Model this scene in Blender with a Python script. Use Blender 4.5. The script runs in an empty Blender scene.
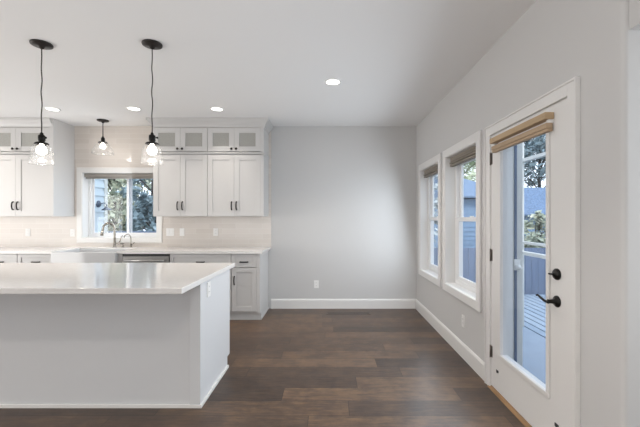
import bpy, bmesh, math, random
from mathutils import Vector, Matrix, noise

SC = bpy.context.scene
COL = SC.collection
PI = math.pi

# ------------------------------------------------------------------ camera, world, light, exposure
cam_data = bpy.data.cameras.new('camera')
cam = bpy.data.objects.new('camera', cam_data)
COL.objects.link(cam)
cam.location = (0, 0, 1.365)
cam.rotation_euler = (PI / 2, 0, 0)
cam_data.sensor_width = 36.0
cam_data.lens = 357.0 * 36.0 / 640.0
cam_data.shift_x = -9.0 / 640.0
cam_data.shift_y = 4.2 / 640.0
cam_data.clip_start = 0.05
SC.camera = cam

SC.view_settings.view_transform = 'Standard'
SC.view_settings.look = 'None'
SC.view_settings.gamma = 1.0
SC.view_settings.use_curve_mapping = False
SC.view_settings.exposure = 0.0

world = bpy.data.worlds.new('overcast_sky')
SC.world = world
world.use_nodes = True
wn = world.node_tree.nodes
wl = world.node_tree.links
wn.clear()
w_out = wn.new('ShaderNodeOutputWorld')
w_bg = wn.new('ShaderNodeBackground')
w_tc = wn.new('ShaderNodeTexCoord')
w_sep = wn.new('ShaderNodeSeparateXYZ')
w_ramp = wn.new('ShaderNodeValToRGB')
w_ramp.color_ramp.elements[0].position = 0.0
w_ramp.color_ramp.elements[0].color = (0.86, 0.93, 1.0, 1)
w_ramp.color_ramp.elements[1].position = 0.7
w_ramp.color_ramp.elements[1].color = (0.70, 0.84, 1.0, 1)
wl.new(w_tc.outputs['Generated'], w_sep.inputs[0])
wl.new(w_sep.outputs['Z'], w_ramp.inputs[0])
wl.new(w_ramp.outputs[0], w_bg.inputs['Color'])
w_bg.inputs['Strength'].default_value = 2.4
wl.new(w_bg.outputs[0], w_out.inputs['Surface'])


def light(name, kind, loc, rot, energy, color, **kw):
    d = bpy.data.lights.new(name, kind)
    d.energy = energy
    d.color = color
    for k, v in kw.items():
        setattr(d, k, v)
    o = bpy.data.objects.new(name, d)
    COL.objects.link(o)
    o.location = loc
    o.rotation_euler = rot
    return o


# low winter sun over the roof: only reaches the yard
light('sun', 'SUN', (0, 0, 20), (math.radians(40), math.radians(-25), 0), 1.6, (1.0, 0.93, 0.82), angle=0.05)
# added fill lamps in place of unseen windows, behind camera and at left
light('rear_fill', 'AREA', (-2.0, -3.5, 1.35), (math.radians(90), 0, 0), 54, (0.97, 0.98, 1.0),
      shape='RECTANGLE', size=5.0, size_y=2.1)
light('left_fill', 'AREA', (-6.1, 2.5, 1.1), (0, math.radians(-90), 0), 120, (1.0, 0.985, 0.965),
      shape='RECTANGLE', size=1.8, size_y=4.0)
light('hall_daylight', 'AREA', (2.82, 0.9, 1.5), (0, math.radians(90), 0), 24, (0.85, 0.93, 1.0),
      shape='RECTANGLE', size=1.4, size_y=0.9)
# daylight through the right-hand windows, the glass door and the kitchen window
for nm, loc, rot, w, hh, e in (('near_window_daylight', (1.20, 3.565, 1.34), (0, math.radians(80), 0), 1.3, 0.75, 11.5),
                               ('far_window_daylight', (1.20, 4.66, 1.34), (0, math.radians(80), 0), 1.3, 0.75, 11.5),
                               ('door_daylight', (1.10, 2.42, 1.1), (0, math.radians(80), 0), 1.5, 0.55, 12),
                               ('kitchen_window_daylight', (-2.86, 5.18, 1.60), (math.radians(-90), 0, math.radians(-62)), 0.5, 0.8, 4.5)):
    light(nm, 'AREA', loc, rot, e, (0.80, 0.90, 1.0), shape='RECTANGLE', size=w, size_y=hh)
# added uplight to brighten the ceiling, assumed to act as bounced flash
light('bounce_fill', 'AREA', (-0.3, -0.6, 1.7), (math.radians(160), 0, 0), 17, (1.0, 1.0, 1.0),
      shape='DISK', size=0.4, spread=math.radians(120))
light('low_fill', 'AREA', (-2.2, -1.6, 0.5), (math.radians(180), 0, 0), 50, (1.0, 0.99, 0.98),  # added upward fill lamp low behind the camera, lifts the ceiling
      shape='RECTANGLE', size=6.0, size_y=3.0)
DOWN_W = 14.0
DOWN_K = 4.0
PEND_W = 1.2
PEND_SINK_W = 1.2

# ------------------------------------------------------------------ materials
MATS = {}


def mat(name, color, rough=0.5, metallic=0.0, var=0.0, vscale=8.0, bump=0.0, bscale=60.0, coat=0.0, spec=None,
        stretch=(1, 1, 1)):
    m = bpy.data.materials.new(name)
    m.use_nodes = True
    nt = m.node_tree
    b = nt.nodes['Principled BSDF']
    b.inputs['Base Color'].default_value = (*color, 1)
    b.inputs['Roughness'].default_value = rough
    b.inputs['Metallic'].default_value = metallic
    if coat:
        b.inputs['Coat Weight'].default_value = coat
    if spec is not None:
        b.inputs['Specular IOR Level'].default_value = spec
    if var or bump:
        tc = nt.nodes.new('ShaderNodeTexCoord')
        mp = nt.nodes.new('ShaderNodeMapping')
        mp.inputs['Scale'].default_value = stretch
        nt.links.new(tc.outputs['Object'], mp.inputs['Vector'])
    if var:
        n = nt.nodes.new('ShaderNodeTexNoise')
        n.inputs['Scale'].default_value = vscale
        n.inputs['Detail'].default_value = 4
        nt.links.new(mp.outputs[0], n.inputs['Vector'])
        r = nt.nodes.new('ShaderNodeValToRGB')
        r.color_ramp.elements[0].position = 0.3
        r.color_ramp.elements[1].position = 0.7
        r.color_ramp.elements[0].color = (*[c * (1 - var) for c in color], 1)
        r.color_ramp.elements[1].color = (*[min(1, c * (1 + var)) for c in color], 1)
        nt.links.new(n.outputs['Fac'], r.inputs[0])
        nt.links.new(r.outputs[0], b.inputs['Base Color'])
    if bump:
        n2 = nt.nodes.new('ShaderNodeTexNoise')
        n2.inputs['Scale'].default_value = bscale
        n2.inputs['Detail'].default_value = 3
        nt.links.new(mp.outputs[0], n2.inputs['Vector'])
        bp = nt.nodes.new('ShaderNodeBump')
        bp.inputs['Strength'].default_value = bump
        bp.inputs['Distance'].default_value = 0.002
        nt.links.new(n2.outputs['Fac'], bp.inputs['Height'])
        nt.links.new(bp.outputs[0], b.inputs['Normal'])
    MATS[name] = m
    return m


def emit(name, color, strength):
    m = bpy.data.materials.new(name)
    m.use_nodes = True
    nt = m.node_tree
    b = nt.nodes['Principled BSDF']
    b.inputs['Base Color'].default_value = (0.8, 0.8, 0.8, 1)
    b.inputs['Emission Color'].default_value = (*color, 1)
    b.inputs['Emission Strength'].default_value = strength
    MATS[name] = m
    return m


def glass(name, tint=(1, 1, 1), refl=0.04, edge=0.4, rough=0.02, haze=0.0, rim=None):
    """thin clear glass: a faint mirror reflection that grows towards grazing view; haze = faint white scatter"""
    m = bpy.data.materials.new(name)
    m.use_nodes = True
    nt = m.node_tree
    nt.nodes.clear()
    N = nt.nodes.new
    L = nt.links.new
    out = N('ShaderNodeOutputMaterial')
    tr = N('ShaderNodeBsdfTransparent')
    tr.inputs['Color'].default_value = (*tint, 1)
    gl = N('ShaderNodeBsdfGlossy')
    gl.inputs['Roughness'].default_value = rough
    gl.inputs['Color'].default_value = (1, 1, 1, 1)
    lw = N('ShaderNodeLayerWeight')
    lw.inputs['Blend'].default_value = 0.5
    pw = N('ShaderNodeMath')
    pw.operation = 'POWER'
    pw.inputs[1].default_value = 4.0
    ma = N('ShaderNodeMath')
    ma.operation = 'MULTIPLY_ADD'
    ma.inputs[1].default_value = edge
    ma.inputs[2].default_value = refl
    L(lw.outputs['Facing'], pw.inputs[0])
    L(pw.outputs[0], ma.inputs[0])
    if rim is not None:
        mc = N('ShaderNodeMix')
        mc.data_type = 'RGBA'
        p2 = N('ShaderNodeMath')
        p2.operation = 'POWER'
        p2.inputs[1].default_value = 2.5
        L(lw.outputs['Facing'], p2.inputs[0])
        L(p2.outputs[0], mc.inputs['Factor'])
        mc.inputs[6].default_value = (*tint, 1)
        mc.inputs[7].default_value = (rim, rim, rim, 1)
        L(mc.outputs[2], tr.inputs['Color'])
    mx = N('ShaderNodeMixShader')
    L(ma.outputs[0], mx.inputs[0])
    L(tr.outputs[0], mx.inputs[1])
    L(gl.outputs[0], mx.inputs[2])
    last = mx
    if haze:
        df = N('ShaderNodeBsdfTranslucent')
        df2 = N('ShaderNodeBsdfDiffuse')
        for d in (df, df2):
            d.inputs['Color'].default_value = (0.95, 0.95, 0.95, 1)
        ad = N('ShaderNodeMixShader')
        L(df.outputs[0], ad.inputs[1])
        L(df2.outputs[0], ad.inputs[2])
        m2 = N('ShaderNodeMixShader')
        m2.inputs[0].default_value = haze
        L(mx.outputs[0], m2.inputs[1])
        L(ad.outputs[0], m2.inputs[2])
        last = m2
    L(last.outputs[0], out.inputs['Surface'])
    MATS[name] = m
    return m


WALL = mat('wall_paint', (0.59, 0.58, 0.57), 0.75, bump=0.06, bscale=180)
CEIL = mat('ceiling_paint', (0.82, 0.81, 0.80), 0.85, bump=0.05, bscale=150)
TRIM = mat('white_trim_paint', (0.77, 0.755, 0.735), 0.35)
CAB = mat('cabinet_white_paint', (0.58, 0.568, 0.558), 0.35)
ISL = mat('island_white_paint', (0.655, 0.66, 0.67), 0.4)
QUARTZ = mat('white_quartz', (0.76, 0.74, 0.72), 0.10, var=0.03, vscale=30)
BLACK = mat('black_metal', (0.012, 0.011, 0.010), 0.35, metallic=0.6)
BRONZE = mat('dark_bronze', (0.022, 0.018, 0.016), 0.4, metallic=0.5)
HINGE = mat('oil_rubbed_hinge', (0.19, 0.165, 0.145), 0.4, metallic=0.8)
STEEL = mat('brushed_steel', (0.46, 0.45, 0.44), 0.28, metallic=1.0, stretch=(1, 1, 30), bump=0.05)
NICKEL = mat('brushed_nickel', (0.33, 0.305, 0.265), 0.25, metallic=1.0)
DARK = mat('black_plastic', (0.03, 0.03, 0.032), 0.4)
PLATE = mat('white_plastic', (0.85, 0.84, 0.82), 0.35)
SLOT = mat('slot_dark', (0.06, 0.06, 0.06), 0.6)
CERAMIC = mat('white_fireclay', (0.57, 0.57, 0.575), 0.08, coat=0.5)
VINYL = mat('white_vinyl', (0.80, 0.80, 0.80), 0.4)
TAN = mat('tan_woven_fabric', (0.47, 0.345, 0.23), 0.8, var=0.12, vscale=20, stretch=(1, 1, 30), bump=0.2, bscale=200)
TANWOOD = mat('tan_rail', (0.47, 0.335, 0.20), 0.55, var=0.08, vscale=10, stretch=(1, 0.1, 4))
TAUPE = mat('taupe_fabric', (0.27, 0.238, 0.20), 0.85, var=0.45, vscale=2.0, stretch=(0.3, 0.3, 26), bump=0.2)
GREIGE = mat('greige_shade_fabric', (0.29, 0.265, 0.235), 0.8, var=0.05)
THRESH = mat('oak_threshold', (0.30, 0.17, 0.075), 0.45, var=0.25, vscale=12, stretch=(4, 0.4, 1))
VENTWOOD = mat('vent_wood', (0.098, 0.080, 0.070), 0.5, var=0.15, vscale=8)
CORD = mat('black_cloth_cord', (0.05, 0.045, 0.04), 0.7)
FROST = mat('frosted_cabinet_glass', (0.37, 0.365, 0.34), 0.18, var=0.06, vscale=60, bump=0.15, bscale=120)
LENS = emit('downlight_lens', (1.0, 0.96, 0.90), 6.0)
BULB = emit('warm_bulb', (1.0, 0.93, 0.82), 5.0)
PANE = glass('window_glass', (0.98, 0.99, 1.0), 0.02, 0.25)
PANESC = glass('screened_glass', (0.92, 0.94, 0.97), 0.02, 0.25)
SHADEGL = glass('pendant_glass', (0.99, 0.99, 0.99), 0.03, 0.5, 0.05, 0.035, 0.80)
# outdoors
SIDING = mat('pale_blue_siding', (0.62, 0.70, 0.76), 0.6, var=0.04)
SIDING2 = mat('blue_siding', (0.17, 0.27, 0.42), 0.6, var=0.08, vscale=5)
POSTP = mat('grey_blue_paint', (0.66, 0.66, 0.63), 0.55, var=0.03)
DECK = mat('pale_blue_deck', (0.29, 0.335, 0.40), 0.6, var=0.06, vscale=4)
DECK2 = mat('grey_blue_boards', (0.27, 0.32, 0.38), 0.6, var=0.08, vscale=6)
FENCE = mat('slate_blue_fence', (0.125, 0.165, 0.25), 0.7, var=0.12, vscale=3, stretch=(6, 1, 0.6))
ROOFM = mat('slate_shingles', (0.13, 0.19, 0.29), 0.8, var=0.25, vscale=14)
SOIL = mat('garden_soil', (0.13, 0.13, 0.09), 0.9, var=0.4, vscale=3)
BARK = mat('bark', (0.07, 0.06, 0.055), 0.9, var=0.3, vscale=12, stretch=(3, 3, 0.6))
LAMPM = mat('slate_lamp_metal', (0.08, 0.11, 0.16), 0.4, metallic=0.5)


def leaf_mat(name, c1, c2, c3):
    m = bpy.data.materials.new(name)
    m.use_nodes = True
    nt = m.node_tree
    b = nt.nodes['Principled BSDF']
    b.inputs['Roughness'].default_value = 0.6
    tc = nt.nodes.new('ShaderNodeTexCoord')
    n = nt.nodes.new('ShaderNodeTexNoise')
    n.inputs['Scale'].default_value = 2.2
    n.inputs['Detail'].default_value = 5
    n.inputs['Roughness'].default_value = 0.75
    r = nt.nodes.new('ShaderNodeValToRGB')
    e = r.color_ramp.elements
    e[0].position = 0.33
    e[0].color = (*c1, 1)
    e[1].position = 0.68
    e[1].color = (*c3, 1)
    x = e.new(0.5)
    x.color = (*c2, 1)
    nt.links.new(tc.outputs['Object'], n.inputs['Vector'])
    nt.links.new(n.outputs['Fac'], r.inputs[0])
    nt.links.new(r.outputs[0], b.inputs['Base Color'])
    return m


LEAF_A = leaf_mat('olive_foliage', (0.13, 0.16, 0.13), (0.36, 0.39, 0.29), (0.80, 0.74, 0.56))
LEAF_B = leaf_mat('dark_blue_green_foliage', (0.07, 0.11, 0.12), (0.20, 0.27, 0.29), (0.45, 0.52, 0.55))
LEAF_D = leaf_mat('frosty_grey_foliage', (0.16, 0.19, 0.20), (0.42, 0.46, 0.47), (0.75, 0.78, 0.80))
LEAF_C = leaf_mat('pale_spring_foliage', (0.34, 0.42, 0.28), (0.60, 0.66, 0.48), (0.88, 0.90, 0.74))


def floor_material():
    m = bpy.data.materials.new('dark_hardwood_planks')
    m.use_nodes = True
    nt = m.node_tree
    N = nt.nodes.new
    L = nt.links.new
    b = nt.nodes['Principled BSDF']
    tc = N('ShaderNodeTexCoord')
    sp = N('ShaderNodeSeparateXYZ')
    L(tc.outputs['Object'], sp.inputs[0])

    def mth(op, a, bb=None, c=None):
        n = N('ShaderNodeMath')
        n.operation = op
        for i, v in enumerate((a, bb, c)):
            if v is None:
                continue
            if isinstance(v, (int, float)):
                n.inputs[i].default_value = v
            else:
                L(v, n.inputs[i])
        return n.outputs[0]
    W, LEN = 0.2, 1.35
    yy = mth('DIVIDE', mth('ADD', sp.outputs['Y'], 10.0 - 2.861 + 0.0), W)
    row = mth('FLOOR', yy)
    wn1 = N('ShaderNodeTexWhiteNoise')
    wn1.noise_dimensions = '1D'
    L(row, wn1.inputs['W'])
    xx = mth('DIVIDE', mth('ADD', mth('ADD', sp.outputs['X'], 20.0), mth('MULTIPLY', wn1.outputs['Value'], 5.0)), LEN)
    colm = mth('FLOOR', xx)
    cmb = N('ShaderNodeCombineXYZ')
    L(row, cmb.inputs[0])
    L(colm, cmb.inputs[1])
    wn2 = N('ShaderNodeTexWhiteNoise')
    wn2.noise_dimensions = '2D'
    L(cmb.outputs[0], wn2.inputs['Vector'])
    # grain
    off = N('ShaderNodeVectorMath')
    off.operation = 'MULTIPLY_ADD'
    L(wn2.outputs['Color'], off.inputs[0])
    off.inputs[1].default_value = (7, 7, 7)
    mp = N('ShaderNodeMapping')
    mp.inputs['Scale'].default_value = (2.2, 13, 1)
    L(tc.outputs['Object'], mp.inputs['Vector'])
    L(mp.outputs[0], off.inputs[2])
    nz = N('ShaderNodeTexNoise')
    nz.inputs['Scale'].default_value = 3.0
    nz.inputs['Detail'].default_value = 6
    nz.inputs['Roughness'].default_value = 0.65
    L(off.outputs[0], nz.inputs['Vector'])
    nz2 = N('ShaderNodeTexNoise')
    nz2.inputs['Scale'].default_value = 5.5
    nz2.inputs['Detail'].default_value = 6
    nz2.inputs['Roughness'].default_value = 0.7
    L(tc.outputs['Object'], nz2.inputs['Vector'])
    v = mth('ADD', mth('MULTIPLY', wn2.outputs['Value'], 0.30), mth('MULTIPLY', nz.outputs['Fac'], 0.75))
    v = mth('ADD', mth('SUBTRACT', v, 0.28), mth('MULTIPLY', nz2.outputs['Fac'], 0.64))
    r = N('ShaderNodeValToRGB')
    e = r.color_ramp.elements
    e[0].position = 0.25
    e[0].color = (0.026, 0.018, 0.015, 1)
    e[1].position = 0.95
    e[1].color = (0.185, 0.112, 0.063, 1)
    k = e.new(0.6)
    k.color = (0.079, 0.050, 0.034, 1)
    L(v, r.inputs[0])
    # seams
    fy = mth('FRACT', yy)
    fx = mth('FRACT', xx)
    sy = mth('LESS_THAN', mth('MINIMUM', fy, mth('SUBTRACT', 1.0, fy)), 0.012)
    sx = mth('LESS_THAN', mth('MINIMUM', fx, mth('SUBTRACT', 1.0, fx)), 0.0018)
    seam = mth('MAXIMUM', sy, sx)
    mx = N('ShaderNodeMix')
    mx.data_type = 'RGBA'
    L(mth('MULTIPLY', seam, 0.75), mx.inputs['Factor'])
    L(r.outputs[0], mx.inputs[6])
    mx.inputs[7].default_value = (0.018, 0.013, 0.011, 1)
    L(mx.outputs[2], b.inputs['Base Color'])
    b.inputs['Specular IOR Level'].default_value = 0.38
    rr = mth('ADD', 0.24, mth('MULTIPLY', nz.outputs['Fac'], 0.22))
    L(rr, b.inputs['Roughness'])
    bp = N('ShaderNodeBump')
    bp.inputs['Strength'].default_value = 0.25
    bp.inputs['Distance'].default_value = 0.004
    L(mth('SUBTRACT', nz.outputs['Fac'], mth('MULTIPLY', seam, 0.8)), bp.inputs['Height'])
    L(bp.outputs[0], b.inputs['Normal'])
    return m


def tile_material():
    m = bpy.data.materials.new('greige_linear_tile')
    m.use_nodes = True
    nt = m.node_tree
    N = nt.nodes.new
    L = nt.links.new
    b = nt.nodes['Principled BSDF']
    tc = N('ShaderNodeTexCoord')
    sp = N('ShaderNodeSeparateXYZ')
    cb = N('ShaderNodeCombineXYZ')
    L(tc.outputs['Object'], sp.inputs[0])
    L(sp.outputs['X'], cb.inputs[0])
    L(sp.outputs['Z'], cb.inputs[1])
    br = N('ShaderNodeTexBrick')
    br.inputs['Scale'].default_value = 1.0
    br.inputs['Brick Width'].default_value = 0.40
    br.inputs['Row Height'].default_value = 0.075
    br.inputs['Mortar Size'].default_value = 0.0018
    br.inputs['Color1'].default_value = (0.66, 0.605, 0.555, 1)
    br.inputs['Color2'].default_value = (0.71, 0.655, 0.605, 1)
    br.inputs['Mortar'].default_value = (0.75, 0.72, 0.68, 1)
    L(cb.outputs[0], br.inputs['Vector'])
    L(br.outputs['Color'], b.inputs['Base Color'])
    b.inputs['Roughness'].default_value = 0.13
    nz = N('ShaderNodeTexNoise')
    nz.inputs['Scale'].default_value = 9
    mp = N('ShaderNodeMapping')
    mp.inputs['Scale'].default_value = (0.4, 1, 1)
    L(tc.outputs['Object'], mp.inputs[0])
    L(mp.outputs[0], nz.inputs['Vector'])
    bp = N('ShaderNodeBump')
    bp.inputs['Strength'].default_value = 0.25
    bp.inputs['Distance'].default_value = 0.006
    L(nz.outputs['Fac'], bp.inputs['Height'])
    bp2 = N('ShaderNodeBump')
    bp2.inputs['Strength'].default_value = 0.3
    bp2.inputs['Distance'].default_value = 0.001
    bp2.invert = True
    L(br.outputs['Fac'], bp2.inputs['Height'])
    L(bp.outputs[0], bp2.inputs['Normal'])
    L(bp2.outputs[0], b.inputs['Normal'])
    return m


FLOOR = floor_material()
TILE = tile_material()

# ------------------------------------------------------------------ mesh helpers


def box(bm, x0, x1, y0, y1, z0, z1):
    vs = [bm.verts.new(p) for p in ((x0, y0, z0), (x1, y0, z0), (x1, y1, z0), (x0, y1, z0),
                                    (x0, y0, z1), (x1, y0, z1), (x1, y1, z1), (x0, y1, z1))]
    for f in ((0, 3, 2, 1), (4, 5, 6, 7), (0, 1, 5, 4), (1, 2, 6, 5), (2, 3, 7, 6), (3, 0, 4, 7)):
        bm.faces.new([vs[i] for i in f])
    return bm


def boxes(*bs):
    bm = bmesh.new()
    for b in bs:
        box(bm, *b)
    return bm


def prism(bm, poly, axis, a0, a1):
    """extrude a 2-D polygon along an axis; poly in the other two axes' order (x,y,z with the axis left out)"""
    def P(u, v, a):
        return {'x': (a, u, v), 'y': (u, a, v), 'z': (u, v, a)}[axis]
    lo = [bm.verts.new(P(u, v, a0)) for u, v in poly]
    hi = [bm.verts.new(P(u, v, a1)) for u, v in poly]
    n = len(poly)
    bm.faces.new(lo[::-1])
    bm.faces.new(hi)
    for i in range(n):
        bm.faces.new((lo[i], lo[(i + 1) % n], hi[(i + 1) % n], hi[i]))
    bmesh.ops.recalc_face_normals(bm, faces=bm.faces[:])
    return bm


def lathe(bm, prof, c, n=32, axis='z', smooth=True, close=False):
    rings = []
    for r, h in prof:
        ring = []
        for i in range(n):
            a = 2 * PI * i / n
            u, v = r * math.cos(a), r * math.sin(a)
            p = {'z': (u, v, h), 'x': (h, u, v), 'y': (u, h, v)}[axis]
            ring.append(bm.verts.new((c[0] + p[0], c[1] + p[1], c[2] + p[2])))
        rings.append(ring)
    fs = []
    for a, b in zip(rings, rings[1:]):
        for i in range(n):
            fs.append(bm.faces.new((a[i], a[(i + 1) % n], b[(i + 1) % n], b[i])))
    if close:
        fs.append(bm.faces.new(rings[0]))
        fs.append(bm.faces.new(rings[-1]))
    for f in fs:
        f.smooth = smooth
    bmesh.ops.recalc_face_normals(bm, faces=bm.faces[:])
    return bm


def tube(bm, pts, r, n=10, taper=None):
    pts = [Vector(p) for p in pts]
    rings = []
    prev = None
    for i, p in enumerate(pts):
        t = (pts[min(i + 1, len(pts) - 1)] - pts[max(i - 1, 0)]).normalized()
        if prev is None:
            a = Vector((0, 0, 1)) if abs(t.z) < 0.9 else Vector((1, 0, 0))
            u = t.cross(a).normalized()
        else:
            u = (prev - t * prev.dot(t)).normalized()
        prev = u
        v = t.cross(u)
        rad = r if taper is None else r + (taper - r) * i / (len(pts) - 1)
        rings.append([bm.verts.new(p + (u * math.cos(2 * PI * k / n) + v * math.sin(2 * PI * k / n)) * rad)
                      for k in range(n)])
    for a, b in zip(rings, rings[1:]):
        for i in range(n):
            f = bm.faces.new((a[i], a[(i + 1) % n], b[(i + 1) % n], b[i]))
            f.smooth = True
    bm.faces.new(rings[0][::-1])
    bm.faces.new(rings[-1])
    bmesh.ops.recalc_face_normals(bm, faces=bm.faces[:])
    return bm


def spline(ctrl, k=8):
    """Catmull-Rom through the control points"""
    c = [Vector(p) for p in ctrl]
    c = [c[0] * 2 - c[1]] + c + [c[-1] * 2 - c[-2]]
    out = []
    for i in range(1, len(c) - 2):
        for j in range(k):
            t = j / k
            p0, p1, p2, p3 = c[i - 1:i + 3]
            out.append(0.5 * ((2 * p1) + (p2 - p0) * t + (2 * p0 - 5 * p1 + 4 * p2 - p3) * t * t +
                              (3 * p1 - p0 - 3 * p2 + p3) * t ** 3))
    out.append(c[-2])
    return out


def mesh_obj(name, bm, m, origin=(0, 0, 0), parent=None, bevel=0.0):
    """one mesh object; verts are given in world coordinates, origin is the world base point of the thing"""
    o3 = Vector(origin)
    for v in bm.verts:
        v.co -= o3
    me = bpy.data.meshes.new(name)
    bm.to_mesh(me)
    bm.free()
    me.materials.append(m)
    o = bpy.data.objects.new(name, me)
    COL.objects.link(o)
    if parent is not None:
        o.parent = parent
    else:
        o.location = o3
    if bevel:
        b = o.modifiers.new('bevel', 'BEVEL')
        b.width = bevel
        b.segments = 2
        b.limit_method = 'ANGLE'
        b.angle_limit = math.radians(40)
    return o


def tag(o, label, cat, group=None, kind=None):
    o['label'] = label
    o['category'] = cat
    if group:
        o['group'] = group
    if kind:
        o['kind'] = kind
    return o


class Thing:
    """an Empty at the thing's base with its parts"""

    def __init__(s, name, loc, label, cat, group=None, kind=None):
        s.loc = Vector(loc)
        s.o = bpy.data.objects.new(name, None)
        s.o.empty_display_size = 0.05
        COL.objects.link(s.o)
        s.o.location = s.loc
        tag(s.o, label, cat, group, kind)

    def part(s, name, bm, m, parent=None, bevel=0.0, label=None):
        o = mesh_obj(name, bm, m, s.loc, parent or s.o, bevel)
        if label:
            o['label'] = label
        return o


def copy_tree(o, parent=None):
    c = o.copy()
    COL.objects.link(c)
    c.parent = parent
    for ch in list(o.children):
        copy_tree(ch, c)
    return c


def struct(name, bm, m, label=None, bevel=0.0, origin=(0, 0, 0)):
    o = mesh_obj(name, bm, m, origin, None, bevel)
    o['kind'] = 'structure'
    if label:
        o['label'] = label
        o['category'] = name.split('_')[0]
    return o


def holed(bm, axis, t0, t1, a0, a1, z0, z1, holes):
    """a wall slab (thickness t0..t1 across `axis`), running a0..a1, with rectangular holes (b0,b1,h0,h1)"""
    As = sorted({a0, a1, *[h[0] for h in holes], *[h[1] for h in holes]})
    for p, q in zip(As, As[1:]):
        hs = sorted([h for h in holes if h[0] <= p + 1e-6 and h[1] >= q - 1e-6], key=lambda h: h[2])
        z = z0
        for h in hs + [(0, 0, z1, z1)]:
            if h[2] > z + 1e-6:
                if axis == 'x':
                    box(bm, t0, t1, p, q, z, h[2])
                else:
                    box(bm, p, q, t0, t1, z, h[2])
            z = h[3]
    return bm


# ------------------------------------------------------------------ room shell
XR, YB, ZC = 1.312, 5.37, 2.74
XL, YR = -6.2, -3.6
HALL_X, HALL_Y0, HALL_Y1 = 2.9, 0.25, 1.588
WIN_Z0, WIN_Z1 = 0.635, 2.035
W1 = (4.24, 5.075)
W2 = (3.145, 3.985)
DR = (1.935, 2.895)     # rough opening of the door
KW = (-3.70, -2.58, 1.06, 2.04)

struct('floor', boxes((XL, XR + 0.17, YR, YB, -0.12, 0), (XR + 0.17, HALL_X, YR, HALL_Y1 + 0.12, -0.12, 0)), FLOOR,
       'dark brown hand-scraped hardwood plank floor')
struct('ceiling', boxes((XL, XR + 0.17, YR, YB, ZC, ZC + 0.12), (XR + 0.17, HALL_X, YR, HALL_Y1 + 0.12, ZC, ZC + 0.12)), CEIL,
       'smooth white painted ceiling')
struct('wall_back', holed(bmesh.new(), 'y', YB, YB + 0.17, XL, XR + 0.17, -0.12, ZC + 0.12, [KW]), WALL,
       'light grey painted back wall')
# right wall with rounded corner at its near end
bm = holed(bmesh.new(), 'x', XR, XR + 0.17, 1.62, YB, -0.12, ZC + 0.12,
           [(DR[0], DR[1], -0.12, 2.04), (*W2, WIN_Z0, WIN_Z1), (*W1, WIN_Z0, WIN_Z1)])
R = 0.022
poly = [(XR, 1.62), (XR, HALL_Y1 + R)]
for i in range(1, 7):
    a = PI + (PI / 2) * i / 6
    poly.append((XR + R + R * math.cos(a), HALL_Y1 + R + R * math.sin(a)))
poly += [(XR + 0.17, HALL_Y1), (XR + 0.17, 1.62)]
prism(bm, poly, 'z', 0, ZC)
struct('wall_right', bm, WALL, 'light grey right wall with two windows and the glass door')
struct('wall_hall', boxes((XR + 0.17, HALL_X, HALL_Y1, HALL_Y1 + 0.10, 0, ZC), (HALL_X, HALL_X + 0.1, YR, HALL_Y1 + 0.1, 0, ZC),
                          (XR + 0.17, HALL_X, HALL_Y0 - 0.12, HALL_Y0, 0, ZC)), WALL, 'pale wall of the side hall at the right edge')
struct('wall_header', boxes((XR + 0.022, XR + 0.17, HALL_Y0, HALL_Y1 - 0.001, 2.2, ZC)), WALL, 'wall header above the side hall opening')
struct('wall_near', boxes((XR, XR + 0.17, YR, HALL_Y0, 0, ZC)), WALL, 'right wall nearest the camera')
struct('wall_left', boxes((XL - 0.15, XL, YR, YB, -0.12, ZC)), WALL, 'left end wall of the kitchen')
struct('wall_rear', boxes((XL, XR + 0.17, YR - 0.15, YR, -0.12, ZC)), WALL, 'rear wall behind the camera')

# baseboards


def board_profile(h=0.145, t=0.016):
    return [(0, 0), (t, 0), (t, h - 0.02), (t - 0.006, h - 0.008), (t - 0.010, h), (0, h)]


bm = prism(bmesh.new(), [(YB - u, v) for u, v in board_profile()], 'x', -0.868, XR)
struct('baseboard_back', bm, TRIM, 'white baseboard along the grey back wall')
bm = prism(bmesh.new(), [(XR - u, v) for u, v in board_profile()], 'y', 2.952, YB - 0.016)
struct('baseboard_right', bm, TRIM, 'white baseboard along the right wall under the windows')
bm = prism(bmesh.new(), [(XR - u, v) for u, v in board_profile()], 'y', HALL_Y1 + 0.03, 1.862)
struct('baseboard_near', bm, TRIM, 'short white baseboard between door and hall opening')

# backsplash (tile from worktop to ceiling, around the kitchen window)
bm = holed(bmesh.new(), 'y', YB - 0.009, YB, XL, -0.868, 0.90, ZC, [KW])
o = struct('trim_1', bm, TILE, 'glossy greige linear tile backsplash around the kitchen window')

# ------------------------------------------------------------------ windows on the right wall


def casing(bm, face, wall, a0, a1, z0, z1, w):
    """picture-frame casing on an x-wall: room side at x=face, back at x=wall; opening a0..a1, z0..z1"""
    for (p, q, r, s) in ((a0 - w, a1 + w, z1, z1 + w), (a0 - w, a1 + w, z0 - w, z0), (a0 - w, a0, z0, z1), (a1, a1 + w, z0, z1)):
        box(bm, face, wall, p, q, r, s)


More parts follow.
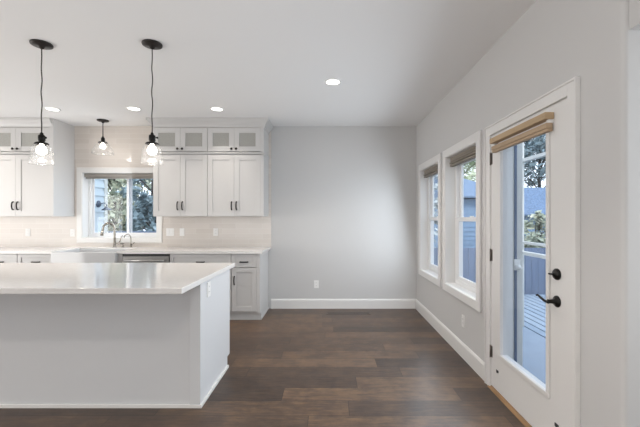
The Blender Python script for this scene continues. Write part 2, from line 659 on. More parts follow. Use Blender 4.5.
def side_window(n, rng, label):
    y0, y1 = rng
    z0, z1 = WIN_Z0, WIN_Z1
    t = Thing('window_%d' % n, (XR + 0.1, (y0 + y1) / 2, z0), label, 'window', None, 'structure')
    bm = bmesh.new()
    casing(bm, XR - 0.02, XR, y0, y1, z0, z1, 0.082)
    t.part('casing', bm, TRIM, bevel=0.003)
    e = 0.006                                                    # jamb liner inside the opening
    bm = boxes((XR - 0.012, XR + 0.168, y0, y0 + e, z0, z1), (XR - 0.012, XR + 0.168, y1 - e, y1, z0, z1),
               (XR - 0.012, XR + 0.168, y0 + e, y1 - e, z1 - e, z1), (XR - 0.012, XR + 0.168, y0 + e, y1 - e, z0, z0 + e))
    t.part('jamb', bm, TRIM)
    a, b, c, d = y0 + e, y1 - e, z0 + e, z1 - e
    f = 0.045
    x0, x1 = XR + 0.095, XR + 0.165
    bm = boxes((x0, x1, a, a + f, c, d), (x0, x1, b - f, b, c, d), (x0, x1, a + f, b - f, c, c + f), (x0, x1, a + f, b - f, d - f, d))
    t.part('frame', bm, VINYL, bevel=0.003)
    zm = 1.345
    # lower sash inside, upper sash outside
    for nm, sz0, sz1, sx0, sx1, gm in (('lower_sash', c + f, zm + 0.025, x0 + 0.008, x0 + 0.034, PANE),
                                       ('upper_sash', zm - 0.02, d - f, x0 + 0.036, x0 + 0.062, PANE)):
        s = 0.040
        p, q = a + f, b - f
        bm = boxes((sx0, sx1, p, p + s, sz0, sz1), (sx0, sx1, q - s, q, sz0, sz1), (sx0, sx1, p + s, q - s, sz0, sz0 + s),
                   (sx0, sx1, p + s, q - s, sz1 - s, sz1))
        so = t.part(nm, bm, VINYL, bevel=0.002)
        xm = (sx0 + sx1) / 2
        t.part('pane', boxes((xm - 0.002, xm + 0.002, p + s, q - s, sz0 + s, sz1 - s)), gm, so)
        if nm == 'lower_sash':
            ym = (p + q) / 2
            t.part('latch', boxes((sx0 + 0.002, sx1 - 0.002, ym - 0.03, ym + 0.03, sz1, sz1 + 0.012)), VINYL, so, bevel=0.003)
    return t


side_window(1, W1, 'far white single-hung window beside the back wall corner')
side_window(2, W2, 'white single-hung window next to the glass door')


def roman_shade(rng, label):
    y0, y1 = rng[0] + 0.012, rng[1] - 0.012
    z1 = WIN_Z1 - 0.007
    x0 = XR + 0.028
    t = Thing('roman_shade', (x0, (y0 + y1) / 2, z1), label, 'window shade', 'raised roman shades on the right wall')
    t.part('head_rail', boxes((x0 + 0.012, x0 + 0.05, y0, y1, z1 - 0.03, z1)), TAUPE)
    for i, (dz0, dz1, px) in enumerate(((0.030, 0.046, 0.010), (0.052, 0.070, 0.0), (0.077, 0.098, 0.004))):
        poly = [(x0 + px, z1 - dz1 + 0.004), (x0 + px + 0.004, z1 - dz1), (x0 + 0.045, z1 - dz1), (x0 + 0.045, z1 - dz0),
                (x0 + px + 0.004, z1 - dz0), (x0 + px, z1 - dz0 - 0.006)]
        bm = bmesh.new()
        prism(bm, [(u, v) for u, v in poly], 'y', y0, y1)
        t.part('fold', bm, TAUPE, bevel=0.002)
    return t


roman_shade(W1, 'taupe woven shade folded up at top of the far window')
roman_shade(W2, 'taupe woven shade folded up at top of window nearest the door')

# ------------------------------------------------------------------ glass door
dY0, dY1 = 1.957, 2.873
t = Thing('door_1', (XR, (dY0 + dY1) / 2, 0), 'white patio door with one tall full glass pane', 'door', None, 'structure')
bm = bmesh.new()
cf, cw = XR - 0.02, 0.077
for (p, q, r, s) in ((1.862, 1.862 + cw, 0, 2.103), (2.95 - cw, 2.95, 0, 2.103), (1.862 + cw, 2.95 - cw, 2.026, 2.103)):
    box(bm, cf, XR, p, q, r, s)
bx = 0.012                                                      # back band on the casing's outer edge
for (p, q, r, s) in ((1.862, 1.862 + bx, 0, 2.103), (2.95 - bx, 2.95, 0, 2.103), (1.862 + bx, 2.95 - bx, 2.091, 2.103)):
    box(bm, cf - 0.008, cf, p, q, r, s)
t.part('casing', bm, TRIM, bevel=0.002)
bm = boxes((XR, XR + 0.168, 1.936, dY0 - 0.003, 0, 2.035), (XR, XR + 0.168, dY1 + 0.003, 2.894, 0, 2.035),
           (XR, XR + 0.168, dY0 - 0.003, dY1 + 0.003, 2.022, 2.035))
t.part('jamb', bm, TRIM)
# slab: stiles and rails round the glass
gY0, gY1, gZ0, gZ1 = 2.135, 2.705, 0.325, 1.915
sx0, sx1 = XR - 0.006, XR + 0.038
bm = boxes((sx0, sx1, dY0, gY0, 0.022, 2.018), (sx0, sx1, gY1, dY1, 0.022, 2.018), (sx0, sx1, gY0, gY1, 0.022, gZ0), (sx0, sx1, gY0, gY1, gZ1, 2.018))
slab = t.part('slab', bm, TRIM)
lw_ = 0.03
bm = bmesh.new()
for (p, q, r, s) in ((gY0 - lw_, gY1 + lw_, gZ1, gZ1 + lw_), (gY0 - lw_, gY1 + lw_, gZ0 - lw_, gZ0), (gY0 - lw_, gY0, gZ0, gZ1), (gY1, gY1 + lw_, gZ0, gZ1)):
    box(bm, sx0 - 0.012, sx0, p, q, r, s)
t.part('lite_frame', bm, TRIM, slab, bevel=0.004)
t.part('pane', boxes((sx0 + 0.012, sx0 + 0.016, gY0, gY1, gZ0, gZ1)), PANESC, slab)
for zc in (1.837, 1.065, 0.293):
    bm = boxes((sx0 - 0.003, sx0 + 0.002, dY1 - 0.022, dY1 + 0.001, zc - 0.045, zc + 0.045))
    lathe(bm, [(0.0065, -0.05), (0.0065, 0.05)], (sx0 - 0.007, dY1 + 0.002, zc), 10, close=True)
    t.part('hinge', bm, HINGE)
# lever handle
hy, hz, hx = 2.042, 0.886, sx0
bm = lathe(bmesh.new(), [(0.033, 0), (0.033, -0.006), (0.027, -0.012), (0.013, -0.016), (0.011, -0.045), (0.013, -0.055), (0.006, -0.060)],
           (hx, hy, hz), 24, axis='x', close=True)
tube(bm, spline([(hx - 0.050, hy, hz), (hx - 0.052, hy + 0.03, hz - 0.004), (hx - 0.054, hy + 0.065, hz + 0.006),
                 (hx - 0.055, hy + 0.095, hz + 0.016), (hx - 0.055, hy + 0.112, hz + 0.012)], 6), 0.009, 10, 0.0055)
t.part('lever_handle', bm, BLACK)
bm = lathe(bmesh.new(), [(0.033, 0), (0.033, -0.008), (0.026, -0.016), (0.010, -0.018), (0.008, -0.026)], (hx, hy - 0.002, 1.042), 24, axis='x', close=True)
box(bm, hx - 0.040, hx - 0.020, hy - 0.006, hy + 0.022, 1.042 - 0.004, 1.042 + 0.004)
t.part('deadbolt', bm, BLACK)
for yy in (2.765, 2.045):
    bm = boxes((sx0 - 0.005, sx0, yy - 0.016, yy + 0.016, 0.166, 0.184), (sx0 - 0.013, sx0 - 0.005, yy - 0.014, yy - 0.004, 0.168, 0.182))
    t.part('hold_down_bracket', bm, DARK, bevel=0.001)
bm = prism(bmesh.new(), [(XR - 0.03, 0), (XR + 0.165, 0), (XR + 0.165, 0.018), (XR - 0.005, 0.018), (XR - 0.022, 0.010)], 'y', 1.94, 2.89)
t.part('threshold', bm, THRESH)

# shade on the door
x1 = sx0 - 0.0005
t = Thing('door_shade', (x1, 2.425, 1.98), 'tan woven shade stacked up at top of the glass door', 'window shade')
bm = boxes((XR - 0.062, x1, 2.068, 2.782, 1.938, 1.978))
t.part('head_rail', bm, TANWOOD, bevel=0.003)
for yy in (2.075, 2.755):
    t.part('bracket', boxes((XR - 0.036, x1, yy, yy + 0.02, 1.918, 1.937)), PLATE)
for z0, z1, px in ((1.886, 1.9175, 0.050), (1.868, 1.8855, 0.046)):
    t.part('fold', boxes((XR - px, x1 - 0.006, 2.072, 2.778, z0, z1)), TAN, bevel=0.004)

# ------------------------------------------------------------------ kitchen window
kx0, kx1, kz0, kz1 = KW
t = Thing('window_3', ((kx0 + kx1) / 2, YB + 0.1, kz0), 'white sliding window above the kitchen sink', 'window', None, 'structure')
bm = bmesh.new()
w = 0.077
for (p, q, r, s) in ((kx0 - w, kx1 + w, kz1, kz1 + w), (kx0 - w, kx1 + w, kz0 - w + 0.008, kz0), (kx0 - w, kx0, kz0, kz1), (kx1, kx1 + w, kz0, kz1)):
    box(bm, p, q, YB - 0.030, YB - 0.0095, r, s)
t.part('casing', bm, TRIM, bevel=0.003)
e = 0.006
bm = boxes((kx0, kx0 + e, YB - 0.02, YB + 0.168, kz0, kz1), (kx1 - e, kx1, YB - 0.02, YB + 0.168, kz0, kz1),
           (kx0 + e, kx1 - e, YB - 0.02, YB + 0.168, kz1 - e, kz1), (kx0 + e, kx1 - e, YB - 0.02, YB + 0.168, kz0, kz0 + e))
t.part('jamb', bm, TRIM)
a, b, c, d = kx0 + e, kx1 - e, kz0 + e, kz1 - e
f = 0.035
y0, y1 = YB + 0.115, YB + 0.166
bm = boxes((a, a + f, y0, y1, c, d), (b - f, b, y0, y1, c, d), (a + f, b - f, y0, y1, c, c + f), (a + f, b - f, y0, y1, d - f, d))
t.part('frame', bm, VINYL, bevel=0.003)
xm = -3.105
for nm, p, q, sy0, sy1 in (('fixed_sash', a + f, xm + 0.060, y0 + 0.026, y0 + 0.048), ('sliding_sash', xm - 0.006, b - f, y0 + 0.003, y0 + 0.025)):
    s = 0.034
    z0, z1 = c + f, d - f
    bm = boxes((p, p + s, sy0, sy1, z0, z1), (q - s, q, sy0, sy1, z0, z1), (p + s, q - s, sy0, sy1, z0, z0 + s), (p + s, q - s, sy0, sy1, z1 - s, z1))
    so = t.part(nm, bm, VINYL, bevel=0.002)
    ymid = (sy0 + sy1) / 2
    t.part('pane', boxes((p + s, q - s, ymid - 0.002, ymid + 0.002, z0 + s, z1 - s)), PANE if nm == 'fixed_sash' else PANESC, so)
t = Thing('roller_shade', ((kx0 + kx1) / 2, YB + 0.04, kz1 - 0.007), 'greige shade rolled up at top of the kitchen window', 'window shade')
t.part('cassette', boxes((kx0 + 0.009, kx1 - 0.009, YB + 0.010, YB + 0.065, kz1 - 0.062, kz1 - 0.0075)), GREIGE, bevel=0.006)
t.part('hem_bar', boxes((kx0 + 0.02, kx1 - 0.02, YB + 0.03, YB + 0.042, kz1 - 0.085, kz1 - 0.0625)), GREIGE, bevel=0.003)

# ------------------------------------------------------------------ cabinets


def shaker(x0, x1, z0, z1, yf, rail=0.06, t=0.02, rec=0.010, panel=True):
    bm = boxes((x0, x0 + rail, yf, yf + t, z0, z1), (x1 - rail, x1, yf, yf + t, z0, z1),
               (x0 + rail, x1 - rail, yf, yf + t, z0, z0 + rail), (x0 + rail, x1 - rail, yf, yf + t, z1 - rail, z1))
    if panel:
        box(bm, x0 + rail, x1 - rail, yf + rec, yf + t - 0.002, z0 + rail, z1 - rail)
    return bm


def pull(c, L=0.125, vertical=True):
    x, y, z = c
    h = L / 2
    d = 0.026
    if vertical:
        pts = [(x, y, z - h * 0.85), (x, y - d * 0.7, z - h * 0.8), (x, y - d, z - h * 0.45), (x, y - d - 0.004, z), (x, y - d, z + h * 0.45), (x, y - d * 0.7, z + h * 0.8), (x, y, z + h * 0.85)]
    else:
        pts = [(x - h * 0.85, y, z), (x - h * 0.8, y - d * 0.7, z), (x - h * 0.45, y - d, z), (x, y - d - 0.004, z), (x + h * 0.45, y - d, z), (x + h * 0.8, y - d * 0.7, z), (x + h * 0.85, y, z)]
    return tube(bmesh.new(), spline(pts, 4), 0.0085, 8)


def knob(c):
    return lathe(bmesh.new(), [(0.006, 0), (0.006, -0.012), (0.016, -0.018), (0.017, -0.024), (0.010, -0.030), (0.002, -0.031)], c, 16, axis='y', close=True)


UY = 4.97          # upper carcass front
UZ0, UZ1 = 1.383, 2.62
YW = YB - 0.0095   # in front of the tile


def upper_cabinet(x0, x1, label, end=None, tall_panel=False):
    t = Thing('wall_cabinet', ((x0 + x1) / 2, YW, UZ0), label, 'kitchen cabinet', 'white wall cabinets with glass top doors')
    s = 0.018
    e0, e1 = (0.04, 0.0) if end == 'left' else ((0.0, 0.04) if end == 'right' else (0, 0))
    bm = boxes((x0, x0 + s, UY, YW, UZ0, UZ1), (x1 - s, x1, UY, YW, UZ0, UZ1), (x0 + s, x1 - s, YW - 0.008, YW, UZ0, UZ1),
               (x0 + s, x1 - s, UY, YW - 0.008, UZ0, UZ0 + s), (x0 + s, x1 - s, UY, YW - 0.008, UZ1 - s, UZ1),
               (x0 + s, x1 - s, UY, YW - 0.008, 2.235, 2.275),
               # face frame stile against an end panel
               )
    if e1:
        box(bm, x1 - e1, x1 - s, UY, UY + 0.018, UZ0, UZ1)
        box(bm, x1 - e1, x1, UY - 0.021, UY, UZ0, 2.245)
        box(bm, x1 - e1, x1, UY - 0.021, UY, 2.274, UZ1)
    if e0:
        box(bm, x0 + s, x0 + e0, UY, UY + 0.018, UZ0, UZ1)
    t.part('carcass', bm, CAB)
    if tall_panel:
        t.part('end_panel', boxes((x1 + 0.0005, x1 + 0.019, UY - 0.021, YW, UZ0, 2.246), (x1 + 0.0005, x1 + 0.019, UY - 0.021, YW, 2.246, ZC - 0.001)), CAB)
    xm = (x0 + e0 + x1 - e1) / 2
    yf = UY - 0.021
    for k, (p, q) in enumerate(((x0 + e0 + 0.0015, xm - 0.001), (xm + 0.001, x1 - e1 - 0.0015))):
        dr = t.part('door', shaker(p, q, UZ0 + 0.004, 2.236, yf, rail=0.068), CAB, bevel=0.0015)
        hx_ = q - 0.032 if k == 0 else p + 0.032
        t.part('handle', pull((hx_, yf, 1.53)), BRONZE, dr)
        gd = t.part('glass_door', shaker(p, q, 2.284, 2.612, yf, rail=0.07, panel=False), CAB, bevel=0.0015)
        t.part('glass_pane', boxes((p + 0.07, q - 0.07, yf + 0.009, yf + 0.014, 2.354, 2.542)), FROST, gd)
        t.part('knob', knob((hx_, yf, 2.318)), BRONZE, gd)
    return t


XA, XB2, XC = -2.44, -1.685, -0.907
upper_cabinet(XA, XB2 - 0.001, 'wall cabinet right of the kitchen window, left one of that pair')
upper_cabinet(XB2 + 0.001, XC, 'wall cabinet at right end of the run beside the grey wall', 'right')
XD, XE, XF = -5.75, -4.805, -3.84
upper_cabinet(XE + 0.001, XF, 'wall cabinet left of the kitchen window with large bright end panel', 'right', True)
upper_cabinet(XD, XE - 0.001, 'wall cabinet at far left edge, mostly cut off by the frame')


def crown_profile(y, z0):
    """front of run: (y, z) polygon, rises and projects towards the room"""
    return [(y, z0), (y - 0.010, z0), (y - 0.014, z0 + 0.02), (y - 0.03, z0 + 0.045), (y - 0.055, z0 + 0.07), (y - 0.062, z0 + 0.085),
            (y - 0.072, z0 + 0.088), (y - 0.072, ZC - 0.001), (y, ZC - 0.001)]


def crown(x0, x1, ends, label):
    z0 = UZ1 + 0.001
    bm = bmesh.new()
    prof = [(-v[0] + UY, v[1]) for v in crown_profile(UY, z0)]   # (outward offset, z)
    # sweep the profile along front and the returns with mitred corners
    path = []
    if 'L' in ends:
        path += [((x0, YW), (-1, 0)), ((x0, UY), (-1, -1))]
    else:
        path += [((x0, UY), (0, -1))]
    if 'R' in ends:
        path += [((x1, UY), (1, -1)), ((x1, YW), (1, 0))]
    else:
        path += [((x1, UY), (0, -1))]
    rings = [[bm.verts.new((p[0] + n[0] * o, p[1] + n[1] * o, z)) for o, z in prof] for p, n in path]
    k = len(prof)
    for a, b in zip(rings, rings[1:]):
        for i in range(k):
            bm.faces.new((a[i], a[(i + 1) % k], b[(i + 1) % k], b[i]))
    bm.faces.new(rings[0])
    bm.faces.new(rings[-1])
    bmesh.ops.recalc_face_normals(bm, faces=bm.faces[:])
    o = mesh_obj('crown_moulding', bm, CAB, ((x0 + x1) / 2, UY, z0))
    tag(o, label, 'moulding', 'crown mouldings above the wall cabinets')


crown(XA, XC, 'LR', 'white crown moulding above the cabinets right of the kitchen window')
crown(XD, XF, '', 'white crown moulding above the cabinets left of the kitchen window')


def band(x0, x1, ends, label):
    bm = bmesh.new()
    z0, z1 = 2.247, 2.272
    yf = UY - 0.034
    box(bm, x0, x1, yf, UY - 0.0005, z0, z1)
    box(bm, x0, x1, yf - 0.008, yf, z1 - 0.012, z1)
    if 'R' in ends:
        box(bm, x1 + 0.0005, x1 + 0.014, yf - 0.008, YW, z0, z1)
    if 'L' in ends:
        box(bm, x0 - 0.014, x0 - 0.0005, yf - 0.008, YW, z0, z1)
    o = mesh_obj('cabinet_moulding', bm, CAB, ((x0 + x1) / 2, UY, z0), bevel=0.003)
    tag(o, label, 'moulding', 'thin mouldings across the wall cabinets')


band(XA, XC, 'LR', 'thin white moulding between upper and lower doors, right of kitchen window')
band(XD, XF, '', 'thin white moulding between upper and lower doors, left of kitchen window')

# base cabinets
BY = 4.745         # carcass front
BZ1 = 0.889
bf = BY - 0.021


def base_cabinet(x0, x1, label, doors=1, end=False, drawer=True, name='base_cabinet', cat='kitchen cabinet', top=BZ1):
    t = Thing(name, ((x0 + x1) / 2, YW, 0), label, cat, 'white base cabinets along the back wall')
    s = 0.018
    bm = boxes((x0, x0 + s, BY, YW, 0.10, top), (x1 - s, x1, BY, YW, 0.10, top), (x0 + s, x1 - s, YW - 0.008, YW, 0.10, top),
               (x0 + s, x1 - s, BY, YW - 0.008, 0.10, 0.10 + s), (x0 + s, x1 - s, BY, YW - 0.008, top - s, top),
               (x0, x1, BY + 0.04, BY + 0.055, 0, 0.0995))
    if end:
        box(bm, x1 - 0.045, x1 - s, BY - 0.0, BY + 0.018, 0.10, top)
        box(bm, x1 - 0.045, x1, BY - 0.021, BY, 0.10, top)
    if end:
        box(bm, x1 - s, x1, BY + 0.0401, YW, 0, 0.0995)
    t.part('carcass', bm, CAB)
    xe = x1 - (0.045 if end else 0)
    n = doors
    wd = (xe - x0) / n
    if drawer:
        zt = 0.882
        zd = 0.705
        d0 = t.part('drawer', shaker(x0 + 0.003, xe - 0.003, zd + 0.003, zt, bf, rail=0.045), CAB, bevel=0.0015)
        t.part('handle', pull(((x0 + xe) / 2, bf + 0.009, 0.778), 0.12, False), BRONZE, d0)
    else:
        zd = top - 0.004
    for k in range(n):
        p, q = x0 + k * wd + 0.003, x0 + (k + 1) * wd - 0.003
        dr = t.part('door', shaker(p, q, 0.125, zd - 0.003, bf), CAB, bevel=0.0015)
        hx_ = q - 0.038 if (n == 2 and k == 0) else p + 0.038
        t.part('handle', pull((hx_, bf, zd - 0.172)), BRONZE, dr)
    if end:
        bm = boxes((x1 + 0.0005, x1 + 0.012, BY + 0.028, YW, 0, 0.022))
        t.part('base_trim', bm, CAB, bevel=0.002)
    bm = boxes((x0, x1 + (0.012 if end else 0), BY + 0.028, BY + 0.0395, 0, 0.022))
    t.part('shoe_trim', bm, CAB)
    return t


SINK = (-3.635, -2.795)
DWX = (-2.735, -2.112)
base_cabinet(-1.293, -0.915, 'narrow base cabinet at right end of the run beside grey wall', 1, True)
base_cabinet(-2.108, -1.297, 'wide base cabinet between the dishwasher and the end cabinet', 2)
base_cabinet(-4.125, -3.642, 'base cabinet just left of the white farmhouse sink', 1)
base_cabinet(-4.60, -4.128, 'base cabinet at far left edge of the photo', 1)
base_cabinet(-5.75, -4.603, 'base cabinet at left end of the run outside the photo edge', 2)
base_cabinet(-3.638, -2.79, 'base cabinet under the white farmhouse sink', 2, drawer=False, top=0.655)

t = Thing('dishwasher', ((DWX[0] + DWX[1]) / 2, YW, 0), 'stainless steel dishwasher with bar handle right of the sink', 'dishwasher')
t.part('tub', boxes((DWX[0] + 0.008, DWX[1] - 0.008, BY, YW, 0.09, 0.884)), DARK)
t.part('door', boxes((DWX[0] + 0.006, DWX[1] - 0.006, BY - 0.028, BY - 0.0005, 0.11, 0.852)), STEEL, bevel=0.004)
t.part('control_strip', boxes((DWX[0] + 0.006, DWX[1] - 0.006, BY - 0.026, BY - 0.0005, 0.853, 0.885)), DARK, bevel=0.002)
bm = tube(bmesh.new(), [(DWX[0] + 0.05, BY - 0.062, 0.800), (DWX[1] - 0.05, BY - 0.062, 0.800)], 0.011, 12)
for xx in (DWX[0] + 0.07, DWX[1] - 0.07):
    box(bm, xx - 0.008, xx + 0.008, BY - 0.058, BY - 0.028, 0.792, 0.808)
t.part('handle', bm, STEEL)
t.part('kick_plate', boxes((DWX[0] + 0.008, DWX[1] - 0.008, BY + 0.045, BY + 0.055, 0.0, 0.089)), DARK)
t = Thing('filler_panel', (-2.763, BY, 0.1), 'narrow white filler strip between sink and dishwasher', 'filler panel')
t.part('strip', boxes((-2.789, -2.737, BY - 0.02, BY + 0.3, 0.10, 0.888)), CAB)

# worktop: one continuous piece round the sink
wz0, wz1 = 0.8895, 0.9265
wy0 = 4.70
bm = boxes((SINK[1] + 0.003, -0.878, wy0, YW, wz0, wz1), (-5.85, SINK[0] - 0.003, wy0, YW, wz0, wz1),
           (SINK[0] - 0.003, SINK[1] + 0.003, 5.205, YW, wz0, wz1))
o = mesh_obj('countertop', bm, QUARTZ, (-3.3, 5.03, wz0))
tag(o, 'white quartz countertop along the back wall around the sink', 'countertop')

# farmhouse sink
a, b = SINK
c, d = 4.665, 5.2
bm = boxes((a, b, c, c + 0.03, 0.66, 0.912), (a, b, d - 0.025, d, 0.66, 0.912), (a, a + 0.028, c + 0.03, d - 0.025, 0.66, 0.912),
           (b - 0.028, b, c + 0.03, d - 0.025, 0.66, 0.912), (a + 0.028, b - 0.028, c + 0.03, d - 0.025, 0.66, 0.69))
t = Thing('farmhouse_sink', ((a + b) / 2, (c + d) / 2, 0.66), 'white apron-front farmhouse sink under the kitchen window', 'sink')
t.part('basin', bm, CERAMIC, bevel=0.006)
t.part('drain', lathe(bmesh.new(), [(0.045, 0), (0.045, 0.004), (0.03, 0.003), (0.002, 0.001)], ((a + b) / 2, 4.95, 0.6905), 20, close=True), STEEL)

# faucets
ct = wz1
fx, fy = -3.177, 5.29
t = Thing('kitchen_faucet', (fx, fy, ct), 'tall brushed nickel gooseneck faucet behind the sink', 'faucet')
bm = lathe(bmesh.new(), [(0.027, 0), (0.027, 0.006), (0.019, 0.012), (0.017, 0.08), (0.012, 0.09)], (fx, fy, ct), 20, close=True)
t.part('base', bm, NICKEL)
dx, dy = -0.9, -0.43
pts = [(0, 0.085), (0, 0.26)]
R_ = 0.072
for i in range(9):
    a_ = PI - PI * i / 8
    pts.append((R_ + R_ * math.cos(a_), 0.285 + R_ * math.sin(a_)))
pts.append((2 * R_ + 0.005, 0.25))
t.part('spout', tube(bmesh.new(), spline([(fx + dx * r, fy + dy * r, ct + z) for r, z in pts], 3), 0.0155, 12), NICKEL)
r0 = 2 * R_ + 0.006
t.part('spray_head', tube(bmesh.new(), [(fx + dx * r0, fy + dy * r0, ct + 0.255), (fx + dx * (r0 + 0.012), fy + dy * (r0 + 0.012), ct + 0.175)], 0.017, 14, 0.022), NICKEL)
t.part('lever', tube(bmesh.new(), spline([(fx + 0.012, fy, ct + 0.055), (fx + 0.055, fy - 0.005, ct + 0.062), (fx + 0.085, fy - 0.01, ct + 0.09), (fx + 0.10, fy - 0.01, ct + 0.14), (fx + 0.125, fy - 0.01, ct + 0.175)], 5), 0.0085, 10, 0.006), NICKEL)
fx2 = -2.935
t = Thing('water_tap', (fx2, fy, ct), 'small slim curved water tap right of the gooseneck faucet', 'faucet')
t.part('base', lathe(bmesh.new(), [(0.020, 0), (0.020, 0.005), (0.012, 0.01), (0.010, 0.05)], (fx2, fy, ct), 16, close=True), NICKEL)
pts = [(0, 0.05), (0, 0.10), (0.004, 0.15), (0.025, 0.185), (0.055, 0.195), (0.085, 0.18), (0.10, 0.15)]
t.part('spout', tube(bmesh.new(), spline([(fx2 - r * 0.55, fy - r * 0.8, ct + z) for r, z in pts], 4), 0.0075, 10), NICKEL)
t.part('lever', tube(bmesh.new(), [(fx2, fy, ct + 0.04), (fx2 + 0.03, fy, ct + 0.045), (fx2 + 0.05, fy, ct + 0.075)], 0.006, 8), NICKEL)
fx3 = -3.055
t = Thing('soap_dispenser', (fx3, fy, ct), 'short nickel soap pump between the two faucets', 'soap dispenser')
t.part('collar', lathe(bmesh.new(), [(0.021, 0), (0.021, 0.006), (0.012, 0.012), (0.012, 0.045), (0.016, 0.048), (0.016, 0.062), (0.004, 0.066)], (fx3, fy, ct), 16, close=True), NICKEL)
t.part('nozzle', tube(bmesh.new(), [(fx3, fy, ct + 0.055), (fx3 - 0.02, fy - 0.05, ct + 0.058), (fx3 - 0.026, fy - 0.066, ct + 0.046)], 0.0065, 8), NICKEL)

# ------------------------------------------------------------------ island
iX1 = -0.925
iY0, iY1 = 2.555, 3.33
iX0 = -3.62
t = Thing('kitchen_island', ((iX0 + iX1) / 2, (iY0 + iY1) / 2, 0), 'large white panelled kitchen island in the left foreground', 'kitchen island')
t.part('front_panel', boxes((iX0, iX1 - 0.075, iY0 + 0.012, iY0 + 0.03, 0, BZ1 - 0.001)), ISL)
t.part('corner_trim', boxes((iX1 - 0.0745, iX1, iY0 + 0.002, iY0 + 0.03, 0, BZ1 - 0.001)), ISL, bevel=0.002)
bm = bmesh.new()
prism(bm, [(iY0 + 0.0305, 0), (iY1 - 0.075, 0), (iY1 - 0.075, 0.10), (iY1, 0.10), (iY1, BZ1 - 0.001), (iY0 + 0.0305, BZ1 - 0.001)], 'x', iX1 - 0.02, iX1 - 0.002)
t.part('end_panel', bm, ISL)
t.part('batten', boxes((iX1 - 0.0019, iX1 + 0.004, iY0 + 0.002, iY0 + 0.075, 0.03, BZ1 - 0.001)), ISL, bevel=0.001)
t.part('carcass', boxes((iX0 + 0.02, iX1 - 0.0205, iY0 + 0.031, iY1 - 0.02, 0.10, BZ1 - 0.001), (iX0 + 0.02, iX1 - 0.0205, iY0 + 0.031, iY1 - 0.08, 0, 0.0995)), ISL)
bm = bmesh.new()
prism(bm, [(iX0, iY0), (iX1 + 0.012, iY0), (iX1 + 0.012, iY1 - 0.075), (iX1 - 0.0015, iY1 - 0.075), (iX1 - 0.0015, iY0 + 0.0115), (iX0, iY0 + 0.0115)], 'z', 0, 0.025)
t.part('base_trim', bm, TRIM, bevel=0.002)
xw = (iX0 + 0.02 + iX1 - 0.0205)
n_d = 4
wd = (iX1 - 0.02 - iX0 - 0.02) / n_d
for k in range(n_d):
    p = iX0 + 0.02 + k * wd + 0.003
    t.part('door', shaker(p, p + wd - 0.006, 0.115, 0.87, iY1 - 0.0195), CAB, bevel=0.0015)
bm = boxes((iX0 - 0.03, -0.916, 2.222, 3.475, wz0, wz1))
o = mesh_obj('island_countertop', bm, QUARTZ, ((iX0 - 0.9) / 2, 2.85, wz0), bevel=0.003)
tag(o, 'wide glossy white quartz slab on top of the kitchen island', 'countertop')

# ------------------------------------------------------------------ outlets and switches


def plate_thing(name, c, normal, label, cat, kind='outlet', gangs=1, group='white wall plates'):
    """normal: '-y' back wall, '-x' right wall, '+x' island end"""
    w_, h_ = 0.070 + 0.046 * (gangs - 1), 0.115
    M = {'-y': Matrix.Identity(3), '-x': Matrix.Rotation(-PI / 2, 3, 'Z'), '+x': Matrix.Rotation(PI / 2, 3, 'Z')}[normal]
    t = Thing(name, c, label, cat, group)

    def put(nm, bs, m, bev=0.0):
        bm = boxes(*bs)
        for v in bm.verts:
            v.co = M @ v.co + Vector(c)
        return t.part(nm, bm, m, bevel=bev)
    put('plate', [(-w_ / 2, w_ / 2, -0.006, -0.0005, -h_ / 2, h_ / 2)], PLATE, 0.002)
    for g in range(gangs):
        x = (g - (gangs - 1) / 2) * 0.046
        if kind == 'outlet':
            for z in (-0.02, 0.02):
                put('socket', [(x - 0.0165, x + 0.0165, -0.0085, -0.0062, z - 0.0145, z + 0.0145)], PLATE, 0.002)
                put('slot', [(x - 0.0075, x - 0.005, -0.0090, -0.0086, z - 0.002, z + 0.006), (x + 0.005, x + 0.0075, -0.0090, -0.0086, z - 0.002, z + 0.006)], SLOT)
        else:
            put('rocker', [(x - 0.0165, x + 0.0165, -0.009, -0.0062, -0.033, 0.033)], PLATE, 0.002)
    return t


plate_thing('wall_outlet', (-0.19, YB, 0.365), '-y', 'white outlet low on the grey back wall', 'outlet')
plate_thing('wall_outlet', (XR, 3.48, 0.356), '-x', 'white outlet low on right wall between windows and door', 'outlet')
plate_thing('wall_outlet', (iX1 - 0.002, 2.745, 0.815), '+x', 'white outlet on the end panel of the kitchen island', 'outlet')
YT = YB - 0.009
plate_thing('light_switch', (-2.385, YT, 1.15), '-y', 'wide two-gang switch plate on tile right of kitchen window', 'light switch', 'switch', 2)
plate_thing('light_switch', (-2.205, YT, 1.15), '-y', 'narrow single switch plate beside the wide switch plate', 'light switch', 'switch')
plate_thing('wall_outlet', (-1.70, YT, 1.15), '-y', 'white outlet on tile below middle of the right wall cabinets', 'outlet')
plate_thing('wall_outlet', (-4.52, YT, 1.145), '-y', 'white outlet on tile at far left of the backsplash', 'outlet')
plate_thing('wall_outlet', (-3.85, YT, 1.14), '-y', 'white outlet on tile just left of the kitchen window', 'outlet')

# floor register
t = Thing('floor_vent', (0.27, 5.09, 0), 'long dark wooden floor register near the back wall', 'floor vent')
t.part('frame', boxes((-0.04, 0.585, 5.03, 5.045, 0.0005, 0.004), (-0.04, 0.585, 5.135, 5.15, 0.0005, 0.004), (-0.04, -0.02, 5.045, 5.135, 0.0005, 0.004), (0.565, 0.585, 5.045, 5.135, 0.0005, 0.004)), VENTWOOD)
t.part('grille', boxes(*[(-0.02, 0.565, 5.047 + 0.015 * i, 5.057 + 0.015 * i, 0.0005, 0.003) for i in range(6)]), VENTWOOD)

# ------------------------------------------------------------------ ceiling lights


